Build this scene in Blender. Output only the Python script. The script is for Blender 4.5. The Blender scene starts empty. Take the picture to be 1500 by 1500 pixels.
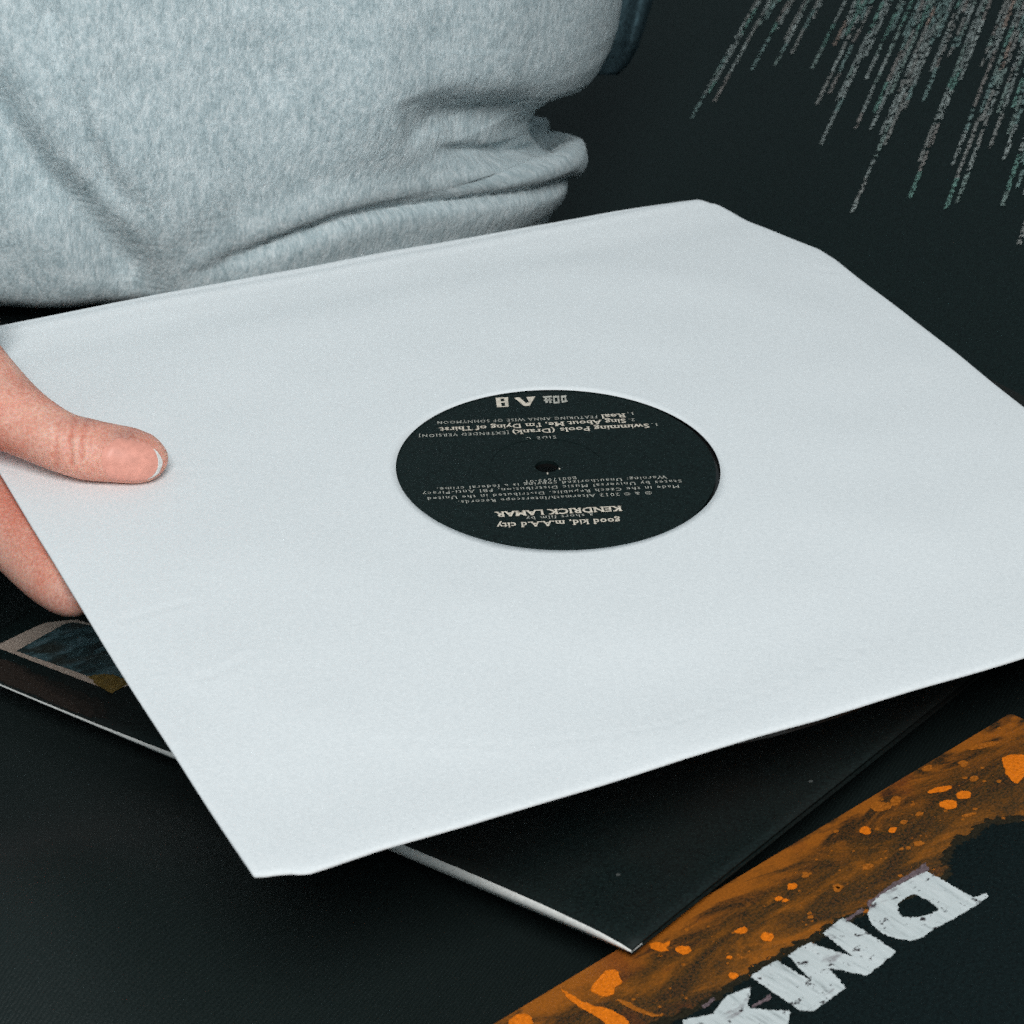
import bpy, bmesh, math, random
import numpy as np
from mathutils import Matrix, Vector, noise as mnoise
from mathutils.geometry import delaunay_2d_cdt

random.seed(7)
SC = bpy.context.scene
COL = SC.collection

# ------------------------------------------------------------------ camera, world, light
# geometry measured from the picture: optics frame (x right, y down, z forward), metres
F = 3600.0                                  # focal length in pixels of a 1500 px wide picture
RS = np.array([[0.89631958, -0.44325074, 0.01183178],
               [-0.21742275, -0.46260403, -0.85949105],
               [0.38644347, 0.76780616, -0.51101384]])      # paper sleeve: columns = its x, y, normal
TS = np.array([0.01094929, -0.0181475, 0.75406414])         # its centre
UP = np.array([-0.20, -0.884, 0.0]); UP[2] = -math.sqrt(1 - UP @ UP)


def nrm(v): return v / np.linalg.norm(v)


def ray(u, v): return np.array([(u - 750) / F, (v - 750) / F, 1.0])


_corn = np.array([[-.155, -.155, 0], [.155, -.155, 0], [.155, .155, 0], [-.155, .155, 0]]) @ RS.T + TS
H0 = (_corn @ UP).min() - 0.015
EX = nrm(np.array([1, 0, 0]) - UP[0] * UP); EY = np.cross(UP, EX)
ORG = ray(750, 1000) * (H0 / (UP @ ray(750, 1000)))
M3 = np.array([EX, EY, UP])


def w(X):
    """optics frame -> world"""
    return M3 @ (np.asarray(X, float) - ORG)


def o(P):
    """world -> optics frame"""
    return M3.T @ np.asarray(P, float) + ORG


def proj(P):
    q = (np.asarray(P, float) @ M3) + ORG
    return 750 + F * q[..., :2] / q[..., 2:3]


def pix(u, v, z=0.0):
    """point of the horizontal plane at height z"""
    r = ray(u, v)
    return w(r * ((H0 + z) / (UP @ r)))


def onsleeve(u, v, h=0.0):
    """point h above the paper sleeve, in the sleeve's own coordinates"""
    r = ray(u, v); n = RS[:, 2]
    X = r * ((n @ TS + h) / (n @ r))
    return RS.T @ (X - TS)


def sw(L):
    """sleeve coordinates -> world"""
    return w(RS @ np.asarray(L, float) + TS)


cam_d = bpy.data.cameras.new('camera'); cam = bpy.data.objects.new('camera', cam_d); COL.objects.link(cam)
cam_d.sensor_width = 36; cam_d.lens = F / 1500 * 36
cam_d.clip_start = 0.02; cam_d.clip_end = 50
mw = Matrix.Identity(4)
for i, ax in enumerate(((1, 0, 0), (0, -1, 0), (0, 0, -1))):
    a = M3 @ np.array(ax, float)
    for k in range(3): mw[k][i] = a[k]
cp = w((0, 0, 0))
for k in range(3): mw[k][3] = cp[k]
cam.matrix_world = mw
cam_d.dof.use_dof = True; cam_d.dof.focus_distance = 0.735; cam_d.dof.aperture_fstop = 38
SC.camera = cam

world = bpy.data.worlds.new('World'); SC.world = world; world.use_nodes = True
bg = world.node_tree.nodes['Background']
bg.inputs[0].default_value = (0.70, 0.86, 0.92, 1); bg.inputs[1].default_value = 0.285


def area(name, pos, target, size, power, color):
    l = bpy.data.lights.new(name, 'AREA'); l.shape = 'DISK'; l.size = size; l.energy = power; l.color = color
    ob = bpy.data.objects.new(name, l); COL.objects.link(ob)
    p = Vector(w(pos)); t = Vector(w(target))
    ob.location = p; ob.rotation_euler = (t - p).to_track_quat('-Z', 'Y').to_euler()
    return ob


area('key_lamp', (0.04, -0.54, -1.00), (0.0, -0.03, 0.80), 0.80, 26.8, (0.972, 1.0, 0.995))
SC.view_settings.view_transform = 'Standard'; SC.view_settings.look = 'None'
SC.view_settings.exposure = 0.0; SC.view_settings.gamma = 1.0
SC.cycles.use_denoising = False; SC.cycles.use_adaptive_sampling = True
SC.cycles.adaptive_threshold = 0.06; SC.cycles.adaptive_min_samples = 10


# ------------------------------------------------------------------ helpers
def link(name, me, mat=None, parent=None, smooth=False):
    ob = bpy.data.objects.new(name, me); COL.objects.link(ob)
    if mat is not None:
        for m in (mat if isinstance(mat, (list, tuple)) else [mat]): me.materials.append(m)
    if parent is not None: ob.parent = parent
    if smooth:
        me.polygons.foreach_set('use_smooth', [True] * len(me.polygons))
    return ob


def mesh(name, verts, faces, mat=None, parent=None, smooth=False, off=None):
    me = bpy.data.meshes.new(name)
    vv = np.asarray(verts, float)
    if off is not None: vv = vv - np.asarray(off)
    me.from_pydata(vv.tolist(), [], [list(map(int, f)) for f in faces]); me.update()
    return link(name, me, mat, parent, smooth)


def empty(name, loc, label, cat, group=None):
    e = bpy.data.objects.new(name, None); COL.objects.link(e); e.location = loc; e.empty_display_size = .02
    e['label'] = label; e['category'] = cat
    if group: e['group'] = group
    return e


def grid_faces(nu, nv, closed_u=False):
    f = []
    for j in range(nv - 1):
        for i in range(nu if closed_u else nu - 1):
            a = j * nu + i; b = j * nu + (i + 1) % nu
            f.append((a, b, b + nu, a + nu))
    return f


def resample(pts, n=None, step=None, closed=False):
    p = np.asarray(pts, float)
    if closed: p = np.vstack([p, p[:1]])
    d = np.r_[0, np.cumsum(np.linalg.norm(np.diff(p, axis=0), axis=1))]
    if n is None: n = max(2, int(d[-1] / step))
    t = np.linspace(0, d[-1], n, endpoint=not closed)
    return np.array([np.interp(t, d, p[:, k]) for k in range(p.shape[1])]).T


def roughen(poly, step, amp, freq, seed=0):
    """outline with a torn edge"""
    p = resample(poly, step=step, closed=True); out = []
    for q in p:
        v = Vector((q[0] * freq, q[1] * freq, seed * 7.3))
        a = mnoise.noise(v) + .6 * mnoise.noise(v * 2.7) + .4 * mnoise.noise(v * 6.1)
        b = mnoise.noise(v + Vector((31, 7, 3))) + .6 * mnoise.noise(v * 2.7 + Vector((3, 17, 3)))
        out.append((q[0] + amp * a, q[1] + amp * b))
    return np.array(out)


def fill(loops):
    """triangulate outer loop + holes; loops of 2D points"""
    vs, es = [], []
    for l in loops:
        n0 = len(vs); vs += [Vector((float(p[0]) * 1000, float(p[1]) * 1000)) for p in l]
        es += [(n0 + k, n0 + (k + 1) % len(l)) for k in range(len(l))]
    ov, _, of = delaunay_2d_cdt(vs, es, [], 0, 1e-5)[:3]
    P = np.array([v[:] for v in ov]); T3 = np.array([list(f)[:3] for f in of]); c = P[T3].mean(1)
    ins = np.zeros(len(c), bool)                       # even-odd test keeps what is inside
    for l in loops:
        q = np.asarray(l, float) * 1000; q2 = np.roll(q, -1, 0)
        for a, b in zip(q, q2):
            if a[1] == b[1]: continue
            hit = ((a[1] > c[:, 1]) != (b[1] > c[:, 1])) & (c[:, 0] < (b[0] - a[0]) * (c[:, 1] - a[1]) / (b[1] - a[1]) + a[0])
            ins ^= hit
    return (P / 1000).tolist(), [tuple(t) for t in T3[ins]]


# ------------------------------------------------------------------ materials
def material(name, base=(.5, .5, .5), rough=.6, spec=.3):
    m = bpy.data.materials.new(name); m.use_nodes = True
    nt = m.node_tree; b = nt.nodes['Principled BSDF']
    b.inputs['Base Color'].default_value = (*base, 1); b.inputs['Roughness'].default_value = rough
    b.inputs['Specular IOR Level'].default_value = spec
    return m, nt, b


def coords(nt, kind='Object', scale=(1, 1, 1), rot=(0, 0, 0)):
    tc = nt.nodes.new('ShaderNodeTexCoord'); mp = nt.nodes.new('ShaderNodeMapping')
    mp.inputs['Scale'].default_value = scale; mp.inputs['Rotation'].default_value = rot
    nt.links.new(tc.outputs[kind], mp.inputs['Vector']); return mp.outputs[0]


def noise(nt, vec, scale, detail=4, rough=.6, dist=0):
    n = nt.nodes.new('ShaderNodeTexNoise'); n.inputs['Scale'].default_value = scale
    n.inputs['Detail'].default_value = detail; n.inputs['Roughness'].default_value = rough
    n.inputs['Distortion'].default_value = dist
    nt.links.new(vec, n.inputs['Vector']); return n.outputs['Fac']


def ramp(nt, fac, stops):
    r = nt.nodes.new('ShaderNodeValToRGB'); cr = r.color_ramp
    while len(cr.elements) > 1: cr.elements.remove(cr.elements[-1])
    for i, (p, c) in enumerate(stops):
        e = cr.elements[0] if i == 0 else cr.elements.new(p)
        e.position = p; e.color = (*c, 1)
    nt.links.new(fac, r.inputs[0]); return r.outputs[0]


def mix(nt, fac, a, b, mode='MIX'):
    n = nt.nodes.new('ShaderNodeMix'); n.data_type = 'RGBA'; n.blend_type = mode
    if isinstance(fac, (int, float)): n.inputs[0].default_value = fac
    else: nt.links.new(fac, n.inputs[0])
    for s, x in ((6, a), (7, b)):
        if isinstance(x, tuple): n.inputs[s].default_value = (*x, 1)
        else: nt.links.new(x, n.inputs[s])
    return n.outputs[2]


def math_n(nt, op, a, b=0.0):
    n = nt.nodes.new('ShaderNodeMath'); n.operation = op
    for i, x in enumerate((a, b)):
        if isinstance(x, (int, float)): n.inputs[i].default_value = x
        else: nt.links.new(x, n.inputs[i])
    return n.outputs[0]


def bump(nt, b, h, strength, dist):
    n = nt.nodes.new('ShaderNodeBump'); n.inputs['Strength'].default_value = strength
    n.inputs['Distance'].default_value = dist
    nt.links.new(h, n.inputs['Height']); nt.links.new(n.outputs[0], b.inputs['Normal'])
    return n


def m_paper():
    m, nt, b = material('white_paper', (.80, .82, .82), .75, .2)
    v = coords(nt)
    f = noise(nt, v, 900, 3, .7); c = noise(nt, v, 1500, 2, .8)
    col = ramp(nt, f, [(.25, (.745, .765, .78)), (.75, (.865, .875, .885))])
    nt.links.new(col, b.inputs['Base Color'])
    bump(nt, b, c, .25, .0004)
    return m


def lint(nt, v, col, scale=75, size=.045):
    """sparse specks of dust"""
    vo = nt.nodes.new('ShaderNodeTexVoronoi'); vo.inputs['Scale'].default_value = scale; nt.links.new(v, vo.inputs['Vector'])
    near = math_n(nt, 'LESS_THAN', vo.outputs['Distance'], size)
    sp = nt.nodes.new('ShaderNodeSeparateColor'); nt.links.new(vo.outputs['Color'], sp.inputs[0])
    k = math_n(nt, 'MULTIPLY', near, math_n(nt, 'GREATER_THAN', sp.outputs[0], .72))
    return mix(nt, math_n(nt, 'MULTIPLY', k, .7), col, (.12, .13, .125))


def m_black_board(name, tint=(.0062, .0128, .0125), warm=None):
    """printed black card with a faint fibre speckle"""
    m, nt, b = material(name, tint, .6, .13)
    v = coords(nt)
    f = noise(nt, v, 1100, 2, .8)
    lo = tuple(x * .45 for x in tint); hi = tuple(x * 1.8 for x in tint)
    col = ramp(nt, f, [(.3, lo), (.72, hi)])
    big = noise(nt, v, 9, 3)
    if warm:
        k = ramp(nt, big, [(.38, (0, 0, 0)), (.62, (1, 1, 1))])
        col = mix(nt, k, col, mix(nt, .6, col, warm))
    if 'label' not in name and 'poster' not in name: col = lint(nt, v, col)
    nt.links.new(col, b.inputs['Base Color'])
    bump(nt, b, f, .15, .0003)
    return m


def m_plain(name, c, rough=.6, spec=.3, var=.25, scale=700):
    m, nt, b = material(name, c, rough, spec)
    v = coords(nt); f = noise(nt, v, scale, 3, .7)
    nt.links.new(ramp(nt, f, [(.3, tuple(x * (1 - var) for x in c)), (.7, tuple(x * (1 + var) for x in c))]), b.inputs['Base Color'])
    return m


def m_cloth():
    m, nt, b = material('black_twill', (.012, .016, .016), .55, .26)
    v = coords(nt, 'Object', (1, 1, 1), (0, 0, math.radians(28)))
    wv = nt.nodes.new('ShaderNodeTexWave'); wv.wave_type = 'BANDS'; wv.bands_direction = 'X'
    wv.inputs['Scale'].default_value = 260; wv.inputs['Distortion'].default_value = 3.5
    wv.inputs['Detail'].default_value = 2; wv.inputs['Detail Scale'].default_value = 3
    nt.links.new(v, wv.inputs['Vector'])
    f = noise(nt, v, 1200, 2, .8)
    h = math_n(nt, 'ADD', math_n(nt, 'MULTIPLY', wv.outputs['Fac'], .38), math_n(nt, 'MULTIPLY', f, .8))
    nt.links.new(lint(nt, coords(nt), ramp(nt, h, [(.35, (.0048, .0100, .0096)), (1.0, (.0110, .0180, .0172))]), 90, .05), b.inputs['Base Color'])
    b.inputs['Sheen Weight'].default_value = .012
    bump(nt, b, h, .45, .0006)
    return m


def m_fleece():
    m, nt, b = material('grey_marl_fleece', (.52, .56, .57), .95, .05)
    v = coords(nt, 'UV', (1, .46, 1))
    v2 = coords(nt, 'UV', (1, 1, 1))
    a = noise(nt, v, 330, 3, .7, .2); f = noise(nt, v, 1000, 2, .7); g = noise(nt, v2, 60, 3)
    h = math_n(nt, 'ADD', math_n(nt, 'MULTIPLY', a, .7), math_n(nt, 'MULTIPLY', f, .5))
    c = ramp(nt, h, [(.40, (.22, .30, .325)), (.57, (.49, .575, .60)), (.74, (.82, .86, .87))])
    c = mix(nt, .38, c, ramp(nt, g, [(.35, (.40, .485, .51)), (.65, (.60, .67, .69))]))
    nt.links.new(c, b.inputs['Base Color'])
    b.inputs['Sheen Weight'].default_value = .15; b.inputs['Sheen Roughness'].default_value = .6
    bump(nt, b, h, .6, .0014)
    return m


def m_skin():
    m, nt, b = material('skin', (.60, .30, .235), .5, .35)
    v = coords(nt)
    f = noise(nt, v, 800, 3, .75); g = noise(nt, v, 110, 4)
    at = nt.nodes.new('ShaderNodeAttribute'); at.attribute_name = 'redness'
    base = ramp(nt, g, [(.32, (.80, .28, .19)), (.66, (.92, .50, .38))])
    col = mix(nt, at.outputs['Fac'], base, (.70, .19, .12))
    dk = nt.nodes.new('ShaderNodeAttribute'); dk.attribute_name = 'bruise_shade'  # bruised spot plus painted shade on thumb and finger
    col = mix(nt, dk.outputs['Fac'], col, (.33, .125, .10))
    col = mix(nt, .40, col, ramp(nt, f, [(.33, (.46, .15, .10)), (.67, (.90, .58, .48))]))
    nt.links.new(col, b.inputs['Base Color'])
    b.inputs['Subsurface Weight'].default_value = .12
    b.inputs['Subsurface Radius'].default_value = (.004, .0015, .0008); b.inputs['Subsurface Scale'].default_value = .6
    bump(nt, b, math_n(nt, 'ADD', f, noise(nt, v, 2600, 2)), .25, .0004)
    return m


def m_orange_art():
    m, nt, b = material('splattered_orange_print', (.3, .13, .03), .5, .3)
    v = coords(nt)                       # x along the long edge, y in from the edge (metres)
    big = noise(nt, coords(nt, 'Object', (1, 2.2, 1), (0, 0, .5)), 26, 4, .6, 1.6)
    mid = noise(nt, coords(nt, 'Object', (1, 1.6, 1), (0, 0, -.6)), 75, 5, .65, 1.0)
    fine = noise(nt, v, 1300, 2, .8)
    s = math_n(nt, 'ADD', math_n(nt, 'MULTIPLY', big, .78), math_n(nt, 'MULTIPLY', mid, .22))
    c = ramp(nt, s, [(.425, (.010, .017, .011)), (.475, (.040, .030, .011)), (.515, (.090, .041, .009)), (.56, (.19, .070, .009)), (.63, (.42, .125, .009))])
    # brighter orange band printed along the long edge, broken by dark brush marks
    sep = nt.nodes.new('ShaderNodeSeparateXYZ'); nt.links.new(v, sep.inputs[0])
    edge = math_n(nt, 'ADD', sep.outputs[1], math_n(nt, 'MULTIPLY', math_n(nt, 'SUBTRACT', mid, .5), .03))
    ek = ramp(nt, math_n(nt, 'MULTIPLY', edge, 20.0), [(.06, (1, 1, 1)), (.30, (0, 0, 0))])
    ek = mix(nt, ramp(nt, big, [(.40, (0, 0, 0)), (.50, (1, 1, 1))]), (0.0, 0.0, 0.0), ek)
    c = mix(nt, ek, c, (.46, .135, .012))
    red = ramp(nt, noise(nt, v, 38, 3, .6, .8), [(.60, (0, 0, 0)), (.72, (.5, .5, .5))])
    c = mix(nt, red, c, (.16, .03, .012))
    c = mix(nt, .30, c, ramp(nt, fine, [(.40, (.012, .014, .012)), (.60, (.38, .12, .02))]))
    nt.links.new(c, b.inputs['Base Color'])
    return m


def m_letter():
    m, nt, b = material('scuffed_white_print', (.7, .7, .7), .55, .25)
    v = coords(nt, 'Object', (1.0, .10, 1))
    st = noise(nt, v, 700, 3, .6)
    spots = noise(nt, coords(nt), 260, 4, .7)
    c = ramp(nt, st, [(.30, (.42, .45, .45)), (.42, (.62, .66, .66)), (.7, (.72, .75, .75))])
    k = ramp(nt, spots, [(.36, (1, 1, 1)), (.405, (0, 0, 0))])
    c = mix(nt, k, c, (.035, .028, .032))
    k2 = ramp(nt, noise(nt, coords(nt, 'Object', (.35, 1, 1)), 150, 4, .7), [(.60, (0, 0, 0)), (.68, (.6, .6, .6))])
    c = mix(nt, k2, c, (.16, .12, .135))
    nt.links.new(c, b.inputs['Base Color'])
    return m


def m_photo():
    m, nt, b = material('blurry_printed_photo', (.05, .1, .12), .5, .3)
    v = coords(nt, 'Object', (1, 1.7, 1))
    n1 = noise(nt, v, 95, 4, .6, .9); fine = noise(nt, v, 1200, 2, .8)
    c = ramp(nt, n1, [(.36, (.012, .020, .021)), (.47, (.022, .055, .062)), (.55, (.075, .15, .17)), (.68, (.15, .22, .245))])
    w2 = ramp(nt, noise(nt, v, 45, 2), [(.56, (0, 0, 0)), (.66, (.8, .8, .8))])
    c = mix(nt, w2, c, (.028, .022, .012))
    c = mix(nt, .3, c, ramp(nt, fine, [(.35, (.004, .006, .006)), (.65, (.10, .14, .14))]))
    nt.links.new(c, b.inputs['Base Color'])
    return m


PAPER = m_paper()
BLACKCARD = m_black_board('black_card', warm=(.020, .014, .012))
POSTER = m_black_board('black_poster_print', (.0058, .0125, .0122))
LABELBLK = m_black_board('record_label_black', (.0055, .0118, .0115))
TWILL = m_cloth()
FLEECE = m_fleece()
SKIN = m_skin()
VINYL = material('black_vinyl', (.01, .01, .01), .25, .5)[0]
INK = m_plain('cream_print', (.70, .61, .51), .6, .2, .3)
INKDIM = m_plain('thin_grey_print', (.46, .44, .39), .6, .2, .4)
WHITEEDGE = m_plain('white_card_edge', (.80, .79, .76), .8, .15, .12)
SPLAT = m_plain('bright_orange_print', (.86, .205, .010), .5, .2, .35, 1200)
RUST = m_plain('dull_orange_print', (.42, .125, .014), .5, .2, .5, 1200)
BLACKPRINT = m_black_board('black_print', (.0040, .0090, .0095))
HALO = m_plain('dark_umber_print', (.022, .018, .010), .55, .2, .7, 1200)
ART = m_orange_art(); LETTER = m_letter(); PHOTO = m_photo()
PALEBORDER = m_plain('faded_pink_border', (.52, .40, .33), .55, .25, .35, 1100)
OCHRE = m_plain('ochre_stain_print', (.20, .125, .03), .55, .25, .5, 1100)
SLATE = m_plain('slate_blue_cloth', (.05, .085, .10), .95, .05, .5, 500)
TROUSER = m_plain('black_trouser_cloth', (.008, .012, .013), .85, .1, .6, 900)
NAIL = m_plain('nail_plate', (.80, .35, .27), .40, .3, .12, 500)
NAILTIP = m_plain('nail_white_tip', (.80, .77, .74), .4, .3, .06, 900)

# ------------------------------------------------------------------ the cloth everything lies on (setting)
PA = pix(1470, 735, -.004)                                                 # the printed sheet rises gently from here
_l = pix(800, 345, -.004) - PA; _l = nrm(_l); _h = np.array([-_l[1], _l[0], 0])
if (pix(1500, 100) - PA) @ _h < 0: _h = -_h
TILT = math.radians(11)
PW = nrm(np.array([-_h[0] * math.sin(TILT), -_h[1] * math.sin(TILT), math.cos(TILT)]))


def sheet_z(x, y):
    return PA[2] - (PW[0] * (x - PA[0]) + PW[1] * (y - PA[1])) / PW[2]


def cloth_z(x, y):
    z = -.012
    s = sheet_z(x, y) - .004
    k = max(z, s)
    d = abs(z - s)
    if d < .01: k += (.01 - d) ** 2 / .04 * .6
    k = k if s < z else min(k, s + .0005)
    q = proj(np.array([x, y, z]))
    # a soft swell in the near left corner, and slack waves
    if y < PA[1] + .02:
        k += .040 * math.exp(-((x - SWX) / .060) ** 2 - ((y - SWY) / .075) ** 2)
        k += .0012 * mnoise.noise(Vector((x * 14, y * 14, 2)))
    return k


SWX, SWY = pix(60, 1480, -.01)[:2]
xs = np.r_[np.linspace(-1.6, -.35, 40)[:-1], np.linspace(-.35, .45, 170), np.linspace(.45, 1.6, 40)[1:]]
ys = np.r_[np.linspace(-.60, -.22, 20)[:-1], np.linspace(-.22, 1.0, 200), np.linspace(1.0, 2.4, 30)[1:]]
V = [(x, y, cloth_z(x, y)) for y in ys for x in xs]
cl = mesh('ground', V, grid_faces(len(xs), len(ys)), TWILL, smooth=True)
cl['kind'] = 'structure'

# ------------------------------------------------------------------ black sheet printed with falling characters
pu = nrm(np.cross(PW, np.cross(M3 @ (ray(1015, 175) * 1 - ray(1090, 0) * 1), PW)))   # first guess, refined below


def onposter(u, v):
    r = M3 @ ray(u, v); c = cp
    t = ((PA - c) @ PW) / (r @ PW)
    return c + r * t


P_up = nrm(onposter(1340, 80) - onposter(1248, 296)); P_rt = nrm(np.cross(P_up, PW))
ps = empty('printed_sheet', PA, 'black sheet printed with falling streaks of tiny pale characters, behind the white sleeve', 'printed sheet')


def pl(P):
    d = np.asarray(P) - PA
    return d @ P_rt, d @ P_up


def pw(a, b, h=0.0): return PA + P_rt * a + P_up * b + PW * h


bx0, bx1, by0, by1 = -.50, .40, -.03, .85
_u = nrm(np.cross(PW, -_l)); _u = _u if _u[2] > 0 else -_u
q = [PA + _l * a + _u * b + PW * .0008 for a, b in ((-.22, 0), (-.22, .80), (.95, .80), (.95, 0))]
if np.cross(q[1] - q[0], q[2] - q[0])[2] < 0: q = q[::-1]
q2 = [p - PW * .0016 for p in q]
mesh('sheet', q + q2, [(0, 1, 2, 3), (7, 6, 5, 4), (0, 4, 5, 1), (1, 5, 6, 2), (2, 6, 7, 3), (3, 7, 4, 0)], POSTER, ps, off=PA)

# columns: image position of the lower end of each streak
ends = [(1015, 175), (1047, 152), (1102, 105), (1135, 98), (1150, 60), (1160, 82), (1188, 104), (1196, 156), (1112, 40), (1124, 30),
        (1140, 45), (1172, 60), (1180, 40), (1205, 215), (1213, 140), (1220, 70), (1232, 60), (1240, 55), (1258, 48), (1228, 150), (1253, 195), (1266, 120),
        (1278, 192), (1247, 314), (1280, 168), (1272, 150), (1284, 120), (1290, 200), (1297, 215), (1306, 140), (1322, 165), (1333, 100), (1318, 80),
        (1346, 70), (1362, 112), (1380, 85), (1390, 90), (1398, 80), (1300, 90), (1310, 70), (1332, 293), (1345, 240), (1362, 205), (1372, 200), (1355, 150),
        (1397, 245), (1385, 314), (1405, 300), (1412, 195), (1418, 250), (1424, 210), (1432, 150), (1440, 180), (1452, 219), (1460, 168), (1468, 237),
        (1475, 200), (1484, 165), (1470, 305), (1476, 280), (1484, 250), (1493, 362), (1500, 240), (1509, 210), (1520, 330), (1534, 200), (1500, 290), (1488, 285),
        (1545, 280), (1560, 240), (1575, 300), (1590, 200), (1610, 260), (1630, 220), (1650, 300), (1322, 60), (1406, 120), (1415, 105), (1436, 100), (1448, 90)]
tints = [(.34, .38, .365), (.35, .35, .33), (.20, .36, .31), (.44, .48, .46), (.33, .30, .28), (.26, .37, .35), (.42, .31, .26), (.29, .37, .34)]
INKS = [m_plain('character_ink', c, .6, .2, .35, 900) for c in tints]
GV, GF, GM = [], [], []
pitch = .0021
used = {}
for (eu, ev) in ends:
    a, b = pl(onposter(eu, ev))
    key = round(a / pitch); a = key * pitch
    b = min(b, used.get(key, 9)); used[key] = b
cols = dict(used)
# fill the dense field higher up between the streaks
kmin, kmax = min(cols), max(cols)
for k in range(kmin, kmax + 1):
    if k not in cols:
        nb = [cols[j] for j in range(k - 2, k + 3) if j in cols]
        if nb and random.random() < .62:
            cols[k] = max(nb) + .012 + random.random() * .07
for k, b0 in sorted(cols.items()):
    a = k * pitch; b = b0; ti = random.randrange(len(INKS)); run = 0
    while b < by1 - .02:
        if run <= 0:
            ti = random.choices(range(8), (5, 4, 2, 3, 2, 4, .6, 4))[0]; run = random.randint(4, 14)
            if random.random() < .25: b += .0032
        run -= 1
        gw, gh = .00165, .0022
        if random.random() < .94:
            for _ in range(random.choice((3, 4, 5))):      # strokes of one tiny character
                t = random.random(); sw_ = .00050
                if t < .5:
                    x0 = a + (random.randrange(3) - 1) * gw * .42; y0 = b + random.choice((0, .3)) * gh; x1 = x0 + sw_; y1 = y0 + gh * random.choice((.6, .95))
                else:
                    y0 = b + random.choice((0, .42, .85)) * gh; x0 = a - gw * .45; x1 = a + gw * .45; y1 = y0 + sw_ * 1.2
                n0 = len(GV)
                GV += [pw(x0, y0, .0011), pw(x1, y0, .0011), pw(x1, y1, .0011), pw(x0, y1, .0011)]
                GF.append((n0, n0 + 1, n0 + 2, n0 + 3)); GM.append(ti)
        b += .0026
ob = mesh('character_print', GV, GF, INKS, ps, off=PA)
ob.data.polygons.foreach_set('material_index', GM); ob['kind'] = 'stuff'

# ------------------------------------------------------------------ orange album cover with big white letters
ZO = 0.0
oA = pix(1480, 1045, ZO); oB = pix(740, 1490, ZO)
od = nrm(oB - oA); od[2] = 0; od = nrm(od)                       # along the visible long edge, towards the near left
oi = np.array([-od[1], od[0], 0])                                # into the cover
if (pix(1500, 1056, ZO) - oA) @ oi < 0: oi = -oi
oc = empty('orange_album_cover', oA, 'orange splattered album cover with large white letters in the near right corner', 'album cover')
_R = Matrix(((od[0], oi[0], 0), (od[1], oi[1], 0), (0, 0, 1)))
oc.rotation_euler = _R.to_euler() if _R.determinant() > 0 else (0, 0, 0)
OMIR = _R.determinant() < 0


def ol(u, v):
    d = pix(u, v, ZO) - oA
    return d @ od, d @ oi


def oplace(pts2, z):
    P = np.array([[*(oA + od * a + oi * b)[:2], ZO + z] for a, b in pts2])
    if OMIR: return P - oA
    return np.array([[a, b, z] for a, b in pts2])


def board(name, L, th, mat, parent, place, r=.0012):
    n = []
    for cx, cy, a0 in ((r, r, 180), (L - r, r, 270), (L - r, L - r, 0), (r, L - r, 90)):
        for k in range(5):
            t = math.radians(a0 + k * 22.5); n.append((cx + r * math.cos(t), cy + r * math.sin(t)))
    top = place(n, 0); bot = place(n, -th); N = len(n)
    F_ = [list(range(N)), list(range(2 * N - 1, N - 1, -1))] + [(i, N + i, N + (i + 1) % N, (i + 1) % N) for i in range(N)]
    return mesh(name, np.vstack([top, bot]), F_, mat, parent)


board('cover_board', .315, .0035, ART, oc, oplace)


def oshape(name, loops_px, z, mat, rough=None, parent=None, seed=1):
    loops = []
    for i, l in enumerate(loops_px):
        p = np.array([ol(*q) for q in l])
        if rough: p = roughen(p, rough[0], rough[1], rough[2], seed + i)
        # keep inside the cover
        p = np.clip(p, .0006, .3144)
        loops.append(p)
    vv, ff = fill(loops)
    return mesh(name, oplace(vv, z), ff, mat, parent or oc)


FIG = [(1380, 1296), (1395, 1285), (1391, 1262), (1402, 1240), (1432, 1224), (1452, 1209), (1500, 1203), (1560, 1225), (1640, 1240), (1900, 1500), (1500, 1800), (900, 1800), (880, 1600), (965, 1506),
                       (1003, 1492), (1046, 1470), (1100, 1430), (1180, 1388), (1215, 1366), (1262, 1345), (1330, 1318)]
oshape('dark_halo', [[(u - 9, v - 9) for u, v in FIG]], .00004, HALO, (.00035, .0018, 500))
oshape('black_shape', [FIG], .00010, BLACKPRINT, (.0003, .0012, 1100))
D = [[(1358, 1277), (1379, 1289), (1403, 1303), (1427, 1316), (1445, 1309), (1448, 1314), (1431, 1327), (1396, 1347), (1370, 1361), (1347, 1376), (1333, 1379),
      (1313, 1376), (1292, 1368), (1277, 1355), (1271, 1340), (1276, 1325), (1290, 1312), (1313, 1299), (1337, 1287)],
     [(1339, 1310), (1360, 1320), (1376, 1333), (1365, 1339), (1344, 1345), (1323, 1344), (1315, 1335), (1316, 1325), (1327, 1316)]]
Mm = [[(1205, 1368), (1235, 1345), (1272, 1368), (1313, 1395), (1297, 1409), (1270, 1430), (1214, 1418.5), (1239, 1448.5), (1191, 1482), (1172, 1481), (1135, 1456), (1100, 1432),
       (1113, 1422), (1138, 1408), (1189, 1438), (1155, 1401), (1170, 1390), (1187, 1382), (1219, 1393), (1250, 1402)]]
Xx = [[(1000, 1495), (1046, 1486), (1052, 1474), (1065, 1460), (1100, 1446), (1095, 1476), (1130, 1481), (1158, 1481), (1155, 1503), (1115, 1513), (1100, 1546), (1062, 1560), (1062, 1530), (1000, 1525)]]
for loops, sd in ((D, 3), (Mm, 11), (Xx, 19)):
    oshape('letter', loops, .00022, LETTER, (.00025, .00036, 1300), None, sd)
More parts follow.
